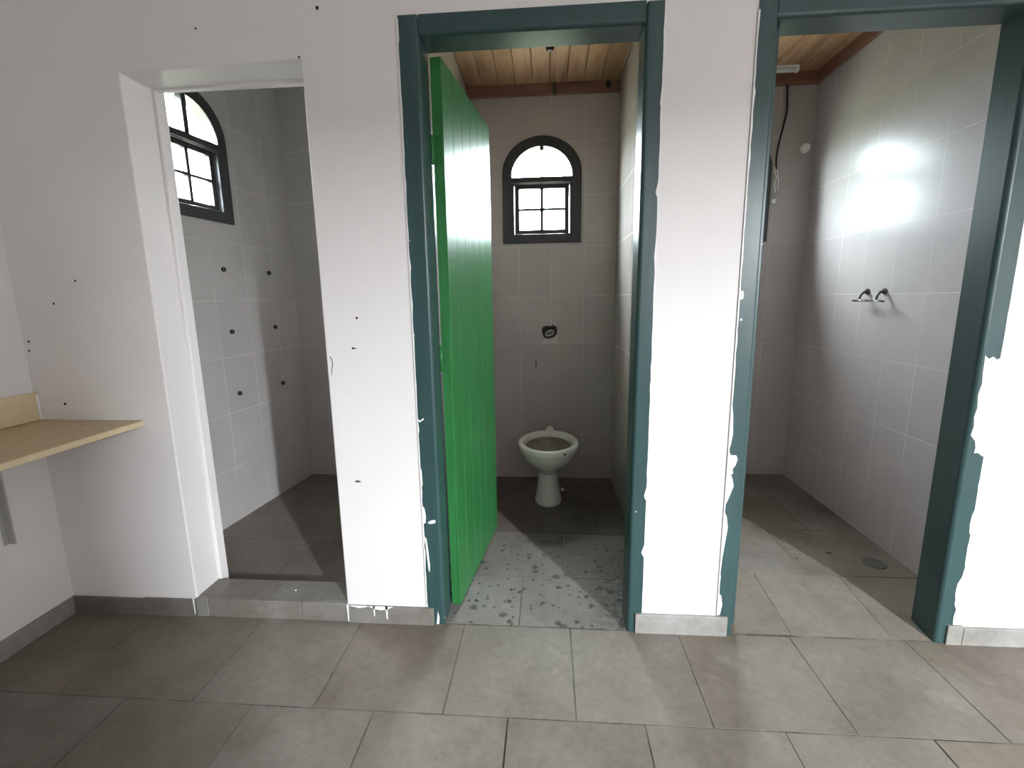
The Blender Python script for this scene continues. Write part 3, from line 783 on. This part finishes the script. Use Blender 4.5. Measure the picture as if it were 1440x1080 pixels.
cpart([(1.318, yc-.006, 1.91), (1.328, yc-.010, 1.87), (1.334, yc-.010, 1.84), (1.330, yc-.008, 1.80), (1.340, yc-.008, 1.785)], .0024, 'wire', M['white_plastic'])
cpart([(1.304, yc, 1.715), (1.318, yc, 1.725), (1.336, yc-.004, 1.738), (1.356, yc-.006, 1.752)], .0026, 'wire', M['white_plastic'])
b = MB(); b.box((1.306, YB-.03, 1.712), (1.330, YB-.006, 1.738), bev=.004); part(b, 'connector', M['white_plastic'], cb)

dr = empty('floor_drain', (1.408, .430, .040)); tag(dr, 'round dark metal floor drain near the right wall of the right cell', 'drain')
b = MB(); n = 28
b.loft([[(r*math.cos(2*PI*k/n), r*math.sin(2*PI*k/n), z) for k in range(n)] for r, z in ((.046, 0), (.046, .002), (.042, .003), (.038, .0026), (.038, .0015))], cap1=True); b.build('rim', M['drain'], dr)
b = MB()
for k in range(-3, 4):
    h = math.sqrt(.036**2-(k*.010)**2); b.box((k*.010-.003, -h, .0014), (k*.010+.003, h, .0034), bev=.0006)
b.build('grate', M['drain'], dr)
def crumb(x, y, z, sx, sy, rz, lab, mat='black', nm='floor_crumb'):
    b = MB(); n = 7; mt = Matrix.Translation((x, y, z)) @ Matrix.Rotation(rz, 4, 'Z')
    lo = [mt @ Vector((sx*math.cos(2*PI*k/n)*random.uniform(.7, 1.1), sy*math.sin(2*PI*k/n)*random.uniform(.7, 1.1), 0)) for k in range(n)]
    hi = [mt @ (mt.inverted() @ p*.6+Vector((0, 0, min(sx, sy)*.7))) for p in lo]
    b.loft([lo, hi], smooth=False); o = b.build(nm, M[mat]); return tag(o, lab, 'crumb')
crumb(1.262, .506, .0395, .014, .005, -.5, 'black sliver of debris on the floor left of the drain')
crumb(1.10, .455, .0395, .007, .004, .3, 'dark crumb on the lit floor left of the sliver in the right cell')
crumb(-.985, .062, .0742, .005, .004, .3, 'tiny white paint flake on the shower threshold', 'wall_fresh', 'paint_flake')
crumb(-.15, .22, .0005, .008, .006, .3, 'black crumb on the toilet floor just inside the doorway', 'black')
crumb(-.115, .205, .0005, .012, .006, .8, 'larger black flake on the toilet floor inside the doorway', 'black')

# ------------------------------------------------------------------ light
SKY = 255
w = bpy.data.worlds.new('overcast_sky'); S.world = w; w.use_nodes = True
nt = w.node_tree; bg = nt.nodes['Background']
# bright overcast sky above the horizon, dull green and brown ground below it
tc = N(nt, 'ShaderNodeTexCoord'); sx = N(nt, 'ShaderNodeSeparateXYZ'); nt.links.new(tc.outputs['Generated'], sx.inputs[0])
mr = N(nt, 'ShaderNodeMapRange'); mr.inputs['From Min'].default_value = -1; nt.links.new(sx.outputs['Z'], mr.inputs['Value'])
sk = ramp(nt, mr.outputs[0], [(0, (.05, .048, .036)), (.49, (.085, .095, .065)), (.525, (.30, .33, .36)), (.68, (.62, .66, .70)), (.86, (.93, .97, 1.0))])
nt.links.new(sk.outputs[0], bg.inputs[0]); bg.inputs[1].default_value = SKY
def area(name, loc, target, sx, sy, power, col, portal=False):
    l = bpy.data.lights.new(name, 'AREA'); l.shape = 'RECTANGLE'; l.size = sx; l.size_y = sy; l.energy = power; l.color = col
    o = bpy.data.objects.new(name, l); link(o); o.location = loc
    d = Vector(target)-Vector(loc); o.rotation_euler = d.to_track_quat('-Z', 'Y').to_euler()
    if portal: l.cycles.is_portal = True
    return o
for T in (back_basis(*W2), back_basis(*W3), MS @ Matrix.Translation((W1[0], W1[1], 0))):
    area('window_portal', T @ Vector((0, .315, -.068)), T @ Vector((0, .315, 1)), .40, .56, 1, (1, 1, 1), True)
# added fill lamp on the solid rear wall; harder daylight through the rear doorway
area('rear_wall_fill', (1.3, YR+.03, 1.7), (1.1, 0, 1.6), 2.4, 1.5, 28, (1.0, .955, .93))
area('doorway_daylight', (2.9, -4.4, 2.2), (.2, 0, .9), .12, .30, 480, (.90, .96, 1.0))

vs = S.view_settings
vs.view_transform = 'Standard'; vs.look = 'None'; vs.exposure = 0.0; vs.gamma = 1.0
S.cycles.use_denoising = True
